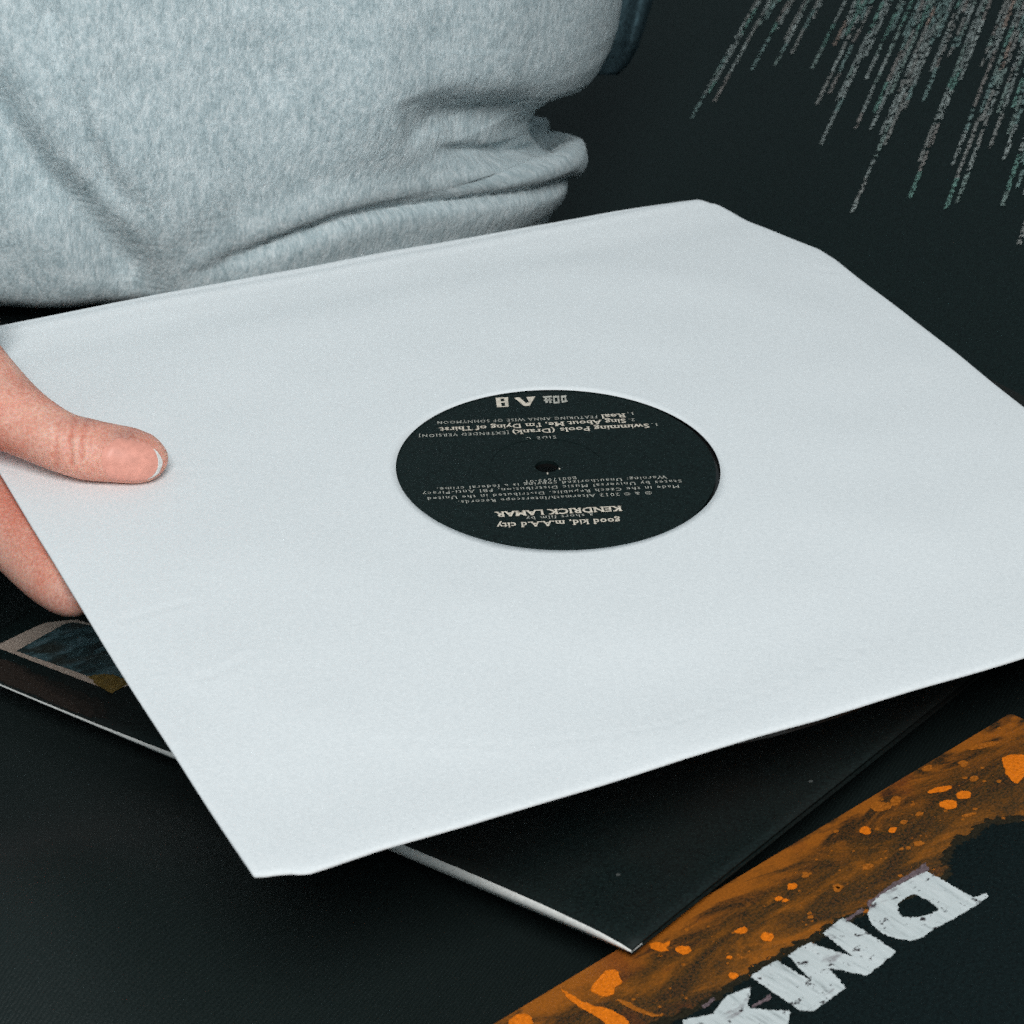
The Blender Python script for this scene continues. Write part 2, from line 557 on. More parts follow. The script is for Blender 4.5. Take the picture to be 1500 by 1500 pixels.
# scuffs of ink around the letters
for l, sd in (([(1345, 1272), (1357, 1264), (1361, 1276), (1330, 1290), (1300, 1308), (1272, 1330), (1268, 1324), (1300, 1300)], 2),
              ([(1232, 1352), (1262, 1330), (1266, 1334), (1240, 1352)], 4), ([(1100, 1474), (1128, 1458), (1130, 1463), (1103, 1478)], 5),
              ([(1028, 1474), (1046, 1462), (1048, 1466), (1032, 1478)], 6)):
    oshape('ink_scuff', [l], .00016, m_plain('violet_grey_scuff', (.16, .115, .125), .6, .2, .6, 1400) if sd == 2 else bpy.data.materials['violet_grey_scuff'], (.0004, .0005, 900), None, sd)


def blob(u, v, ru, rv, mat, seed, ang=0, rg=(.0005, .0006, 420), z=.00013):
    pts = []
    for k in range(20):
        t = k / 20 * 2 * math.pi
        x = ru * math.cos(t); y = rv * math.sin(t)
        pts.append((u + x * math.cos(ang) - y * math.sin(ang), v + x * math.sin(ang) + y * math.cos(ang)))
    return oshape('paint_splash', [pts], z, mat, rg, None, seed)


oshape('paint_splash', [[(866, 1447), (877, 1433), (888, 1422), (902, 1420), (908, 1430), (912, 1440), (902, 1447), (898, 1458), (886, 1461), (873, 1457), (865, 1452)]], .00013, SPLAT, (.0005, .0003, 500), None, 31)
oshape('paint_splash', [[(822, 1449), (834, 1455), (848, 1465), (868, 1474), (886, 1476), (905, 1484), (921, 1496), (920, 1512), (895, 1508), (872, 1488), (850, 1476), (832, 1463)]], .00013, SPLAT, (.0005, .0003, 500), None, 33)
oshape('paint_splash', [[(904, 1464), (915, 1465), (935, 1477), (962, 1486), (972, 1489), (955, 1490), (930, 1482), (912, 1472)]], .00013, RUST, (.0004, .0003, 500), None, 35)
oshape('paint_splash', [[(951, 1383), (962, 1380), (972, 1383), (982, 1378), (981, 1385), (976, 1389), (980, 1393), (966, 1394), (955, 1391)]], .00013, SPLAT, (.0004, .0003, 500), None, 36)
oshape('paint_splash', [[(1467, 1112), (1480, 1106), (1496, 1105), (1512, 1108), (1508, 1122), (1500, 1128), (1502, 1136), (1492, 1147), (1484, 1146), (1474, 1136), (1472, 1126)]], .00013, SPLAT, (.0005, .0005, 500), None, 38)
for i, (u, v, ru, rv, m) in enumerate([(763, 1498, 18, 12, SPLAT), (1002, 1392, 11, 6, SPLAT), (1086, 1364, 9, 4.5, SPLAT), (1123, 1373, 9, 7, SPLAT), (1074, 1430, 7, 5.5, SPLAT),
        (1069, 1404, 4, 3.5, SPLAT), (1087, 1403, 3, 3, RUST), (1160, 1299, 8, 5, SPLAT), (1140, 1317, 5, 3.5, SPLAT), (1152, 1320, 5, 3, SPLAT), (1227, 1301, 7, 5, RUST),
        (1268, 1217, 9, 6, SPLAT), (1308, 1217, 6, 5, SPLAT), (1345, 1236, 8, 4, RUST), (1389, 1179, 13, 7, SPLAT), (1412, 1165, 10, 6, SPLAT), (1378, 1157, 18, 4, SPLAT),
        (1428, 1141, 6, 4, RUST), (1348, 1192, 5, 3.5, RUST), (1290, 1182, 16, 7, RUST), (1312, 1174, 7, 7, RUST), (1411, 1119, 6, 5, RUST), (1358, 1125, 8, 4, RUST),
        (1440, 1093, 24, 4, RUST), (1420, 1194, 12, 3, RUST), (1228, 1301, 3, 2, SPLAT), (1270, 1270, 8, 4, RUST), (1325, 1205, 5, 3, RUST), (1178, 1283, 5, 4, RUST)]):
    blob(u, v, ru, rv, m, 50 + i, -.2 if rv < 5 else 0)

rs = random.Random(5)
fv, ffc = [], []
for _ in range(420):                                  # fine spatter
    u, v = rs.uniform(760, 1500), rs.uniform(1060, 1495)
    a, b = ol(u, v); dd = (v - (1490 - (u - 740) * .601))
    if b < .002 or b > .05 or dd > 190 or a < .002: continue
    rr = rs.choice((.00018, .00022, .0003, .00045, .0007)) * rs.uniform(.7, 1.2); n0 = len(fv); nn = 9
    fv += [(a + rr * rs.uniform(.75, 1.25) * math.cos(k * 2 * math.pi / nn), b + rr * rs.uniform(.7, 1.3) * math.sin(k * 2 * math.pi / nn)) for k in range(nn)]
    ffc.append(tuple(range(n0, n0 + nn)))
ob = mesh('fine_spatter', oplace(fv, .00007), ffc, RUST, oc); ob['kind'] = 'stuff'

# ------------------------------------------------------------------ black gatefold album under the sleeve
ZG = .0030
gA = pix(926, 1395, ZG); gL = pix(0, 1003.5, ZG)
gx = gL - gA; gx[2] = 0; gx = nrm(gx)                           # from the corner along the front edge to the left
gy = np.array([gx[1], -gx[0], 0])
if (pix(1380, 1062, ZG) - gA) @ gy < 0: gy = -gy
ga = empty('black_album_cover', (gA[0], gA[1], .0005), 'black album cover with white edge and a printed photo, lying under the white sleeve', 'album cover')
GOFF = np.array([gA[0], gA[1], .0005])
GL = .330


def gap(s):
    """how far the upper board stands over the lower one along the front edge"""
    return float(np.interp(s, [0, .004, .012, .03, .055, .10, .16, .20, .235,   .27, .330], [.0009, .0018, .0028, .0038, .0043, .0044, .0038, .0022, .0013, .0009, .0007]))


def gw(a, b, z): return np.array([gA[0], gA[1], ZG]) + gx * a + gy * b + np.array([0, 0, z])


nx, ny = 90, 60
top = []
for j in range(ny):
    for i in range(nx):
        a = GL * i / (nx - 1); b = GL * j / (ny - 1)
        k = math.exp(-b / .09)
        z = gap(a) * k + .0016 * (1 - k) + .00015
        z += .0030 * (1 - a / GL) * min(1, b / .1) * math.exp(-a / .05) * 0
        if j == 0: z -= .0002
        top.append(gw(a, b, z))
top = np.array(top); N = nx * ny
bot = top - np.array([0, 0, .0005])
ff = grid_faces(nx, ny) + [tuple(N + i for i in reversed(f)) for f in grid_faces(nx, ny)]
rim = [i for i in range(nx)] + [j * nx + nx - 1 for j in range(1, ny)] + [(ny - 1) * nx + i for i in range(nx - 2, -1, -1)] + [j * nx for j in range(ny - 2, 0, -1)]
ff += [(rim[i], N + rim[i], N + rim[(i + 1) % len(rim)], rim[(i + 1) % len(rim)]) for i in range(len(rim))]
mesh('front_board', np.vstack([top, bot]), ff, BLACKCARD, ga, True, GOFF)
q = [gw(0, 0, 0), gw(GL, 0, 0), gw(GL, GL, 0), gw(0, GL, 0)]
q += [p - np.array([0, 0, .0006]) for p in q]
mesh('back_board', q, [(0, 1, 2, 3), (7, 6, 5, 4), (0, 4, 5, 1), (1, 5, 6, 2), (2, 6, 7, 3), (3, 7, 4, 0)], BLACKCARD, ga, off=GOFF)
sv = []
for i in range(nx):
    a = GL * i / (nx - 1); g = gap(a)
    for b, z in ((.004, .0001), (-.0003, .0001), (-.0006, g * .5), (-.0003, max(g - .0003, .0002)), (.004, max(g - .0003, .0002))):
        sv.append(gw(a, b, z))
mesh('white_spine', sv, grid_faces(5, nx), WHITEEDGE, ga, True, GOFF)


def gz(a, b):
    k = math.exp(-b / .09)
    return gap(a) * k + .0016 * (1 - k) + .00015


def gl(u, v, zz=.0025):
    d = pix(u, v, ZG + zz) - gA
    return d @ gx, d @ gy


def gshape(name, pts, lift, mat, rough=None, seed=1, step=.004):
    p = np.array([gl(*q) for q in pts])
    p[:, 0] = np.clip(p[:, 0], .0005, GL - .0005); p[:, 1] = np.clip(p[:, 1], .001, GL - .001)
    p = roughen(p, *rough, seed) if rough else resample(p, step=step, closed=True)
    vv, ff = fill([p])
    return mesh(name, [gw(a, b, gz(a, b) + lift) for a, b in vv], ff, mat, ga, off=GOFF)


for i_, (k_, c_) in enumerate(((1.0, (.016, .0145, .0125)), (.86, (.024, .0185, .0155)), (.70, (.034, .0245, .020)))):
    gshape('brown_print', [(-70, 955), (-40, 950), (20 * k_, 965), (60 * k_, 985), (110 * k_, 1008), (150 * k_, 1025), (158 * k_, 1050), (120 * k_, 1045), (0, 996), (-70, 970)], .00006 + .00003 * i_,
           m_plain('dark_brown_print', c_, .6, .15, .5, 1100), (.0010, .0012, 260), 5 + i_)
gshape('printed_photo', [(-10, 942), (62, 908), (110, 903), (200, 930), (230, 985), (180, 1003), (150, 1004)], .00012, PALEBORDER)
gshape('photo_image', [(22, 949), (100, 906), (200, 926), (226, 982), (186, 990), (128, 986)], .00018, PHOTO)
gshape('ochre_stain', [(128, 986), (150, 983), (190, 992), (180, 1002), (160, 1013), (146, 1004)], .00024, OCHRE, (.0010, .0008, 300), 8)
gshape('photo_detail', [(655, 1216), (672, 1208), (692, 1202), (696, 1208), (678, 1217), (664, 1221)], .00014, m_plain('faded_red_print', (.20, .075, .055), .6, .2, .3))

# ------------------------------------------------------------------ white paper record sleeve
img_front = [(456, 1278), (475, 1272), (560, 1243), (690, 1205), (800, 1171), (1000, 1110), (1100, 1080), (1200, 1052), (1340, 1008), (1500, 960), (1690, 905), (1870, 851)]
img_right = [(1860, 840), (1660, 705), (1500, 592), (1400, 512), (1300, 435), (1250, 397), (1225, 377), (1200, 361), (1150, 341), (1100, 320), (1070, 304), (1050, 295), (1040, 295)]
img_top = [(1022, 290), (1000, 293), (900, 309), (800, 327), (700, 344), (600, 361), (500, 378), (400, 397), (300, 417), (200, 437), (100, 456), (0, 475)]
img_left = [(-116, 500), (-40, 625), (60, 790), (150, 934), (250, 1091), (372, 1281), (385, 1281), (405, 1279), (430, 1278), (442, 1280)]
bnd = np.array([onsleeve(*p)[:2] for p in img_front + img_right + img_top + img_left])
LC = onsleeve(817.5, 681.5)[:2]                     # centre of the die-cut hole
HR = .0493
NA = 720
# boundary radius as a function of angle about the hole centre (star shaped)
dense = resample(bnd, n=6000, closed=True) - LC
# round the polygon slightly so the edge is not a string of kinks
keep_corner = dense.copy()
for _ in range(6): keep_corner = (np.roll(keep_corner, 1, 0) + 2 * keep_corner + np.roll(keep_corner, -1, 0)) / 4
ang = np.arctan2(keep_corner[:, 1], keep_corner[:, 0]); rad = np.hypot(keep_corner[:, 0], keep_corner[:, 1])
od_ = np.argsort(ang); ang = ang[od_]; rad = rad[od_]
th = np.linspace(-math.pi, math.pi, NA, endpoint=False)
# make sure the sharp corners are hit
for p in (img_left[0], img_front[-1], img_top[0], (372, 1281), (456, 1278)):
    d = onsleeve(*p)[:2] - LC; t = math.atan2(d[1], d[0]); i = int(np.argmin(abs(th - t))); th[i] = t
rb = np.interp(th, ang, rad, period=2 * math.pi)
creases = [([(180, 905), (215, 897), (245, 888), (275, 882)], .00022), ([(290, 990), (320, 985), (345, 974), (365, 962)], .00025), ([(1190, 391), (1210, 395), (1226, 396)], .0002),
           ([(560, 1083), (760, 1090), (960, 1068), (1130, 1012), (1260, 950)], .00018), ([(200, 700), (260, 690), (330, 690)], .00012)]
creases = [(np.array([onsleeve(*q)[:2] for q in resample(c, n=24)]), d) for c, d in creases]
RC = onsleeve(801, 681)[:2]
ptop = np.array([onsleeve(*p)[:2] for p in ((-116, 500), (1022, 290))])
pfr = np.array([onsleeve(*p)[:2] for p in ((456, 1278), (1870, 851))])


def seg_dist(P, a, b):
    d = b - a; t = np.clip(((P - a) @ d) / (d @ d), 0, 1)
    return np.linalg.norm(P - (a + t[:, None] * d), axis=1)


def sleeve_height(P, edge_d):
    z = np.zeros(len(P))
    r = np.linalg.norm(P - RC, axis=1)
    z += .0006 / (1 + np.exp((r - .150) / .004)) - .0006                    # disc inside lifts the sheet
    for c, d in creases:
        m = np.min(np.linalg.norm(P[:, None, :] - c[None], axis=2), axis=1)
        z -= d * np.exp(-(m / .0016) ** 2) - d * .6 * np.exp(-(m / .005) ** 2)
    nz = np.array([mnoise.noise(Vector((p[0] * 13, p[1] * 9, 1.0))) + .5 * mnoise.noise(Vector((p[0] * 27, p[1] * 30, 4.0))) for p in P])
    soft = np.clip((np.linalg.norm(P - LC, axis=1) - HR) / .03, 0, 1)
    z += nz * .0011 * soft
    dt = seg_dist(P, *ptop)
    z += .0005 * np.exp(-((dt - .003) / .003) ** 2) - .0008 * np.exp(-((dt - .020) / .011) ** 2)
    df = seg_dist(P, *pfr)
    z += .0007 * np.exp(-(df / .016) ** 2) - .0005 * np.exp(-((df - .035) / .02) ** 2)
    lo = -.00125                                    # the disc inside carries the paper
    ins = 1 / (1 + np.exp((r - .147) / .001)); zz = lo + np.log1p(np.exp((z - lo) / .00025)) * .00025
    z = z * (1 - ins) + zz * ins
    z -= .0005 * np.exp(-edge_d / .0008)
    return z


sl = empty('record_sleeve', sw((0, 0, 0)), 'white paper record sleeve with round cut-out, held up by a hand', 'record sleeve')
SOFF = sw((0, 0, 0))
NRAD = 110
tt = np.linspace(0, 1, NRAD) ** .9
tt = 1 - (1 - tt) ** 1.35
P2, ED = [], []
for t in tt:
    r = HR + (rb - HR) * t
    P2.append(np.c_[LC[0] + r * np.cos(th), LC[1] + r * np.sin(th)]); ED.append((rb - HR) * (1 - t))
P2 = np.vstack(P2); ED = np.concatenate(ED)
Z = sleeve_height(P2, ED)
TOP = np.array([sw((p[0], p[1], z)) for p, z in zip(P2, Z)])
NS = RS[:, 2]; NW = M3 @ NS
faces = grid_faces(NA, NRAD, True)
# fold over the rim: a thin rounded lip
lip = TOP[-NA:] - NW * .0006
cen = sw((LC[0], LC[1], 0))
inn = TOP[:NA] - NW * .00022
vv = np.vstack([TOP, lip, inn]); n0 = len(TOP)
ff = faces + [(n0 - NA + i, n0 - NA + (i + 1) % NA, n0 + (i + 1) % NA, n0 + i) for i in range(NA)] + [((i + 1) % NA, i, n0 + NA + i, n0 + NA + (i + 1) % NA) for i in range(NA)]
mesh('front_sheet', vv, ff, PAPER, sl, True, SOFF)
BOT = TOP[::1] - NW * .0027
idx = [k * NA for k in (0, 40, 80, 100, 107, 108, 109)]
bv = []
for k in (0, 30, 60, 90, 104, 109):
    ring = TOP[k * NA:(k + 1) * NA] - NW * (.0027 if k < 104 else (.0014 if k < 109 else .00062))
    bv.append(ring)
mesh('back_sheet', np.vstack(bv), [tuple(reversed(f)) for f in grid_faces(NA, 6, True)], PAPER, sl, True, SOFF)

# ------------------------------------------------------------------ the record inside, its label seen through the cut-out
ZR = -.00055
RW = sw((RC[0], RC[1], ZR))
rx, ry = M3 @ RS[:, 0], M3 @ RS[:, 1]
vr = empty('vinyl_record', RW, 'black record inside the white sleeve, its black label showing through the cut-out', 'record')


def rp(x, y, z=0): return rx * x + ry * y + NW * z


def ring_mesh(name, r0, r1, z, th_, mat, parent, n=160):
    pr = [(r0, z), (r1, z), (r1, z - th_), (r0, z - th_)]
    v = [rp(r * math.cos(2 * math.pi * k / n), r * math.sin(2 * math.pi * k / n), h) for (r, h) in pr for k in range(n)]
    f = []
    for j in range(4):
        for k in range(n):
            f.append((j * n + k, j * n + (k + 1) % n, ((j + 1) % 4) * n + (k + 1) % n, ((j + 1) % 4) * n + k))
    return mesh(name, v, f, mat, parent)


ring_mesh('disc', .0036, .1470, -.00105, .0010, VINYL, vr)
label = ring_mesh('label', .0036, .0514, .0, .00103, LABELBLK, vr)
ring_mesh('pressed_ring', .0172, .01755, .00012, .0001, LABELBLK, label)


def lpx(u, v):
    p = onsleeve(u, v, ZR)
    return p[0] - RC[0], p[1] - RC[1]


DG = bpy.context.evaluated_depsgraph_get()


ROUND = set('oOcCeSsaGQ0369&gqy.,:;-/()[]\'\u2117\u00a9')


def slabs(me, rnd, sz, th_):
    """small slab serifs on every stem that stands on the base line or reaches its top line"""
    co = np.array([v.co[:2] for v in me.vertices]); out = []
    tri = [[co[i] for i in p.vertices] for p in me.polygons if p.material_index == 0]
    for y, up in ((.012, 1), (.675, -1), (.50, -1)):
        iv = []
        for t in tri:
            xs_ = []
            n = len(t)
            for k in range(n):
                a, b = t[k], t[(k + 1) % n]
                if (a[1] > y) != (b[1] > y): xs_.append(a[0] + (b[0] - a[0]) * (y - a[1]) / (b[1] - a[1]))
            if len(xs_) >= 2: iv.append([min(xs_), max(xs_)])
        iv.sort(); m = []
        for a in iv:
            if m and a[0] <= m[-1][1] + .004: m[-1][1] = max(m[-1][1], a[1])
            else: m.append(a)
        for a, b in m:
            if b - a > .26: continue
            if y == .50 and any((t_[:, 1].max() > .56) and t_[:, 0].min() < b and t_[:, 0].max() > a for t_ in map(np.array, tri)): continue
            y0, y1 = (0, th_) if up > 0 else ((.69 - th_, .69) if y > .6 else (.52 - th_, .52))
            out.append((a - sz, b + sz, y0, y1))
    return out


def text_line(txt, start, end, cap, mat, bold=0.0, space=1.0, name='printed_line'):
    """one printed line from start to end (its middle height), cap = height of capitals in metres"""
    cu = bpy.data.curves.new('line', 'FONT'); cu.body = txt; cu.size = 1; cu.offset = bold; cu.space_character = space
    cu.resolution_u = 2
    for i, ch in enumerate(txt):
        if ch in ROUND: cu.body_format[i].material_index = 1
    for m_ in (mat, mat): cu.materials.append(m_)
    ob = bpy.data.objects.new('line_tmp', cu); COL.objects.link(ob)
    DG = bpy.context.evaluated_depsgraph_get(); DG.update()
    me = bpy.data.meshes.new_from_object(ob.evaluated_get(DG))
    bpy.data.objects.remove(ob); bpy.data.curves.remove(cu)
    sb = slabs(me, ROUND, .055 if bold else .05, .085 if bold else .06)
    bm = bmesh.new(); bm.from_mesh(me)
    for a_, b_, y0, y1 in sb:
        bm.faces.new([bm.verts.new((x, y, .02)) for x, y in ((a_, y0), (b_, y0), (b_, y1), (a_, y1))])
    bm.to_mesh(me); bm.free(); me.materials.clear()
    co = np.array([v.co[:] for v in me.vertices])
    x0, x1 = co[:, 0].min(), co[:, 0].max()
    a = np.array(lpx(*start)); b = np.array(lpx(*end)); d = b - a; L = np.linalg.norm(d); d /= L; e = np.array([-d[1], d[0]])
    for v, c in zip(me.vertices, co):
        s = (c[0] - x0) / (x1 - x0) * L; t = (c[1] - .345) / .69 * cap
        q = a + d * s + e * t
        v.co = rp(q[0], q[1], .00009 + (.00002 if c[2] > .01 else 0))
    me.update()
    return link(name, me, mat, label)


cap_b, cap_t = .0026, .0017
B_, S_ = .014, 1.25
text_line('good kid, m.A.A.d city', (909, 762.5), (727.6, 770.5), cap_b * 1.08, INK, .018, 1.08)
text_line('a short film by', (868.7, 754.5), (770.8, 759.8), cap_t, INKDIM, 0, S_)
text_line('KENDRICK LAMAR', (910.7, 745), (725, 754), cap_b * 1.1, INK, .026, 1.05)
text_line('\u2117 & \u00a9 2012 Aftermath/Interscope Records.', (954.5, 722), (671.6, 736), cap_t, INKDIM, 0, S_)
text_line('Made in the Czech Republic. Distributed in the United', (994.7, 712.7), (626, 731), cap_t, INKDIM, 0, S_)
text_line('States by Universal Music Distribution, FBI Anti-Piracy', (998.4, 705), (618.8, 723.5), cap_t, INKDIM, 0, S_)
text_line('Warning: Unauthorized copying is a federal crime.', (977, 699), (640.4, 717), cap_t, INKDIM, 0, S_)
text_line('B0017695-01', (844.4, 700), (770.8, 706.4), cap_t, INKDIM, 0, S_)
text_line('SIDE C', (814.4, 640.4), (770.8, 643), cap_t, INKDIM, 0, 1.4)
text_line('1.', (963, 622.2), (955, 622.6), cap_t, INKDIM, 0, 1.1)
text_line('Swimming Pools (Drank)', (951, 623.8), (750.8, 633.6), cap_b, INK, B_, 1.05)
text_line('[EXTENDED VERSION]', (745, 634), (614, 639), cap_t, INKDIM, 0, S_)
text_line('2.', (930, 615.2), (921, 615.6), cap_t, INKDIM, 0, 1.1)
text_line("Sing About Me, I'm Dying of Thirst", (916.8, 616.6), (643.6, 629.8), cap_b, INK, B_, 1.05)
text_line('1.', (928, 606), (919.5, 606.4), cap_t, INKDIM, 0, 1.1)
text_line('Real', (916, 608.6), (880.8, 610.6), cap_b, INK, B_, 1.05)
text_line('FEATURING ANNA WISE OF SONNYMOON', (875, 611), (640.4, 619.6), cap_t, INKDIM, 0, S_)


def label_shape(name, polys, mat=INK):
    V_, F_ = [], []
    for loops in polys:
        vv, ff = fill([[lpx(*p) for p in l] for l in loops]); n = len(V_)
        V_ += [rp(a, b, .00009) for a, b in vv]; F_ += [tuple(n + i for i in f) for f in ff]
    return mesh(name, V_, F_, mat, label)


# three small marks at the foot of the label (upside down in the picture)
label_shape('printed_logo', [[[(726, 583), (744, 582), (745, 596), (728, 597)], [(733, 584.5), (738.5, 584), (739, 588), (734, 588.4)], [(733.5, 590.5), (739.5, 590), (740, 595), (735, 595.4)]]])
label_shape('printed_logo', [[[(753, 583), (761, 582.3), (770, 590.5), (775, 589.5), (771, 582), (784, 581), (776, 594.5), (768, 595)]]])
td = [[[(795, 581), (808, 580), (809, 582.3), (796, 583.4)]], [[(798, 583), (801, 582.8), (803, 590), (799, 590.4)]], [[(804, 583), (806, 583), (808, 590.5), (805, 590.8)]],
      [[(810, 580.4), (819, 579.8), (820, 591), (811, 591.6)], [(812.5, 583), (816.5, 582.7), (817, 588.6), (813, 589)]],
      [[(821.5, 580), (830, 579.2), (828.5, 583.5), (832, 588.5), (823, 590.5)], [(824, 583), (827, 582.6), (827.5, 587), (824.5, 587.4)]], [[(796.5, 586), (809, 585), (809.2, 586.6), (796.7, 587.6)]]]
label_shape('printed_logo', td, INKDIM)
label_shape('paint_chip', [[[(801, 692.5), (803, 692.4), (803.2, 695), (801.3, 695.2)]], [[(818.5, 686), (820.5, 686), (820.4, 688), (818.8, 688)]]], INK)

# ------------------------------------------------------------------ the person
per = empty('person', w(_corn[3] * .5 + _corn[2] * .5 + np.array([0, .05, .10])), 'person in a grey marl sweatshirt holding the white sleeve by its corner', 'person')
POFF = np.array(per.location)

# sweatshirt: rings round the trunk, right side fitted to the outline, creases pressed in
T = nrm(np.array([.03, -.92, -.39]))
E1 = _corn[2] - _corn[3]; E1 = nrm(E1 - (E1 @ T) * T)
E2 = np.cross(E1, T)                    # towards or away
if E2[2] < 0: E2 = -E2
edge_mid = _corn[3] * .45 + _corn[2] * .55
cen0 = edge_mid + E2 * .150 + np.array([-.05, 0, 0])
sil = np.array([(-400, 860), (-200, 905), (-60, 914), (0, 912), (36, 907), (68, 897), (94, 881), (116, 861), (138, 832), (156, 811), (175, 800), (195, 806), (203, 846), (212, 853), (228, 852), (248, 845), (274, 826), (296, 808), (320, 798), (360, 790), (450, 790), (900, 790)], float)
folds = [  # polyline in picture space, depth m, width px, bulge
    ([(812, 207), (790, 214), (760, 221), (725, 226), (690, 228), (640, 224)], .0048, 8, .8, 1),
    ([(835, 262), (790, 276), (740, 284), (680, 290), (620, 296), (560, 305), (500, 318), (440, 340), (380, 362), (310, 390), (270, 402)], .0038, 9.5, .8, 1),
    ([(790, 165), (740, 178), (700, 190), (660, 202)], .0030, 22, .3, .7),
    ([(-30, 60), (-5, 130), (20, 190), (70, 255), (120, 300), (170, 360), (220, 420), (250, 470)], .0100, 33, .6, 1),
    ([(60, -60), (85, 60), (105, 140), (128, 200), (160, 260), (215, 320)], .0044, 16, .6, .9),
    ([(330, -60), (350, 40), (400, 100), (440, 150)], .0022, 30, .5, .6),
    ([(600, 140), (610, 180), (625, 215)], .0022, 16, -.5, .8)]
folds = [(resample(f, n=70), *r) for f, *r in folds]
NPH, NH = 420, 300
hs = np.r_[np.linspace(-.13, -.03, 26)[:-1], np.linspace(-.03, .16, 240), np.linspace(.16, .40, 36)[1:]]
NH = len(hs)
ph = np.r_[np.linspace(-.35 * math.pi, 1.15 * math.pi, NPH - 60), np.linspace(1.15 * math.pi, 1.65 * math.pi, 61)[1:]]
cph, sph = np.cos(ph), np.sin(ph)


def sup(c, e): return np.sign(c) * np.abs(c) ** e


rows = []
for h in hs:
    c = cen0 + T * h
    bulge = 1 + .10 * math.exp(-((h - .10) / .09) ** 2)
    a = .185; b = .125 * bulge
    ex = np.where(cph > 0, 1.0, 1.0)
    for it in range(8):
        aw = np.where(cph > 0, a * (1 - .55 * np.clip(-sph, 0, 1) ** .9), .185)
        X = c + (aw * sup(cph, .9))[:, None] * E1 - (b * sup(sph, .9))[:, None] * E2
        uv = 750 + F * X[:, :2] / X[:, 2:3]
        i = int(np.argmax(uv[:, 0])); ut = np.interp(uv[i, 1], sil[:, 0], sil[:, 1])
        a += (ut - uv[i, 0]) * X[i, 2] / F * .9
        a = min(max(a, .05), .26)
    rows.append(X)
X = np.array(rows)                                   # (NH, NPH, 3)
# normals by differences
du = np.gradient(X, axis=1); dv = np.gradient(X, axis=0)
Nn = np.cross(du, dv); Nn /= np.linalg.norm(Nn, axis=2, keepdims=True) + 1e-12
if (Nn[NH // 2, NPH // 3] @ E2) > 0: Nn = -Nn
uv = 750 + F * X[..., :2] / X[..., 2:3]
disp = np.zeros((NH, NPH)); front = (sph > -.2)[None, :]
flat = uv.reshape(-1, 2)
for pts, dep, wd, bul, fade in folds:
    lo = pts.min(0) - 90; hi = pts.max(0) + 90
    sel = np.where((flat[:, 0] > lo[0]) & (flat[:, 0] < hi[0]) & (flat[:, 1] > lo[1]) & (flat[:, 1] < hi[1]))[0]
    if len(sel) == 0: continue
    q = flat[sel]
    d2 = ((q[:, None, :] - pts[None]) ** 2).sum(2); k = d2.argmin(1); d = np.sqrt(d2[np.arange(len(sel)), k])
    tg = np.gradient(pts, axis=0)[k]; side = np.sign(tg[:, 0] * (q - pts[k])[:, 1] - tg[:, 1] * (q - pts[k])[:, 0])
    if pts[0, 0] > pts[-1, 0]: side = -side           # side > 0: below the fold
    s = d * side
    e = np.minimum(1, np.minimum(k, len(pts) - 1 - k) / 14.0)
    if fade == 1 and pts[0, 0] > 780: e = np.minimum(1, (len(pts) - 1 - k) / 20.0)
    v = dep * (bul * .7 * np.exp(-((s + 2.6 * wd) / (2.4 * wd)) ** 2) - np.exp(-((s - .3 * wd) / wd) ** 2) + .35 * bul * np.exp(-((s - 3.2 * wd) / (2.2 * wd)) ** 2)) * e
    disp.reshape(-1)[sel] += v
hem_ = np.interp(uv[..., 0], [-400, 0, 60, 130, 240, 330], [446, 464, 466, 462, 448, 446])
disp -= .011 * np.exp(-np.clip(hem_ - uv[..., 1], 0, 400) / 16) * np.clip((300 - uv[..., 0]) / 150, 0, 1)
vl_ = 205 - (uv[..., 0] - 808) * .37 - 17
disp -= .026 * np.exp(-(np.abs(uv[..., 0] - 858) / 48) ** 3 - ((uv[..., 1] - vl_ + 2) / 17) ** 2)
du1 = (uv[..., 0] - 715) / 95; dv1 = (uv[..., 1] - 182) / 40
disp -= .0110 * np.exp(-(np.abs(du1) ** 3) - dv1 ** 2)
disp += .0040 * np.exp(-((uv[..., 0] - 545) / 70) ** 2 - ((uv[..., 1] - 130) / 130) ** 2)
for j in range(0, NH):
    for i in range(0, NPH):
        if front[0, i] and -300 < uv[j, i, 0] < 1000 and -300 < uv[j, i, 1] < 520:
            p = X[j, i]
            disp[j, i] += .0016 * mnoise.noise(Vector((p[0] * 22, p[1] * 22, p[2] * 10))) + .0007 * mnoise.noise(Vector((p[0] * 60, p[1] * 50, p[2] * 20)))
disp *= front
X = X + Nn * disp[..., None]
Pw = (X.reshape(-1, 3) - ORG) @ M3.T
# below the hem at the left a black trouser-cloth strip stands in for shadow
hem = np.interp(uv[..., 0], [-400, -60, 0, 60, 130, 200, 240, 290, 330], [446, 454, 464, 466, 462, 455, 448, 444, 446]).reshape(-1)
fl = uv.reshape(-1, 2); below = (fl[:, 1] > hem) & (fl[:, 0] < 326) & (np.broadcast_to(front, (NH, NPH)).reshape(-1))
gfs = grid_faces(NPH, NH, True)
Pw2 = Pw.reshape(NH, NPH, 3).copy(); bl = below.reshape(NH, NPH).copy(); hm_ = hem.reshape(NH, NPH)
for i in range(NPH):
    for j in range(NH - 1):
        if bl[j, i] and not bl[j + 1, i]:               # slide the last covered vertex onto the hem line
            v0, v1 = uv[j, i, 1] - hm_[j, i], uv[j + 1, i, 1] - hm_[j + 1, i]
            t_ = v0 / (v0 - v1) if v0 != v1 else 0
            Pw2[j, i] = Pw2[j, i] * (1 - t_) + Pw2[j + 1, i] * t_
            bl[j, i] = False
            if j > 2:                                    # turn the hem edge inwards
                pass
            break
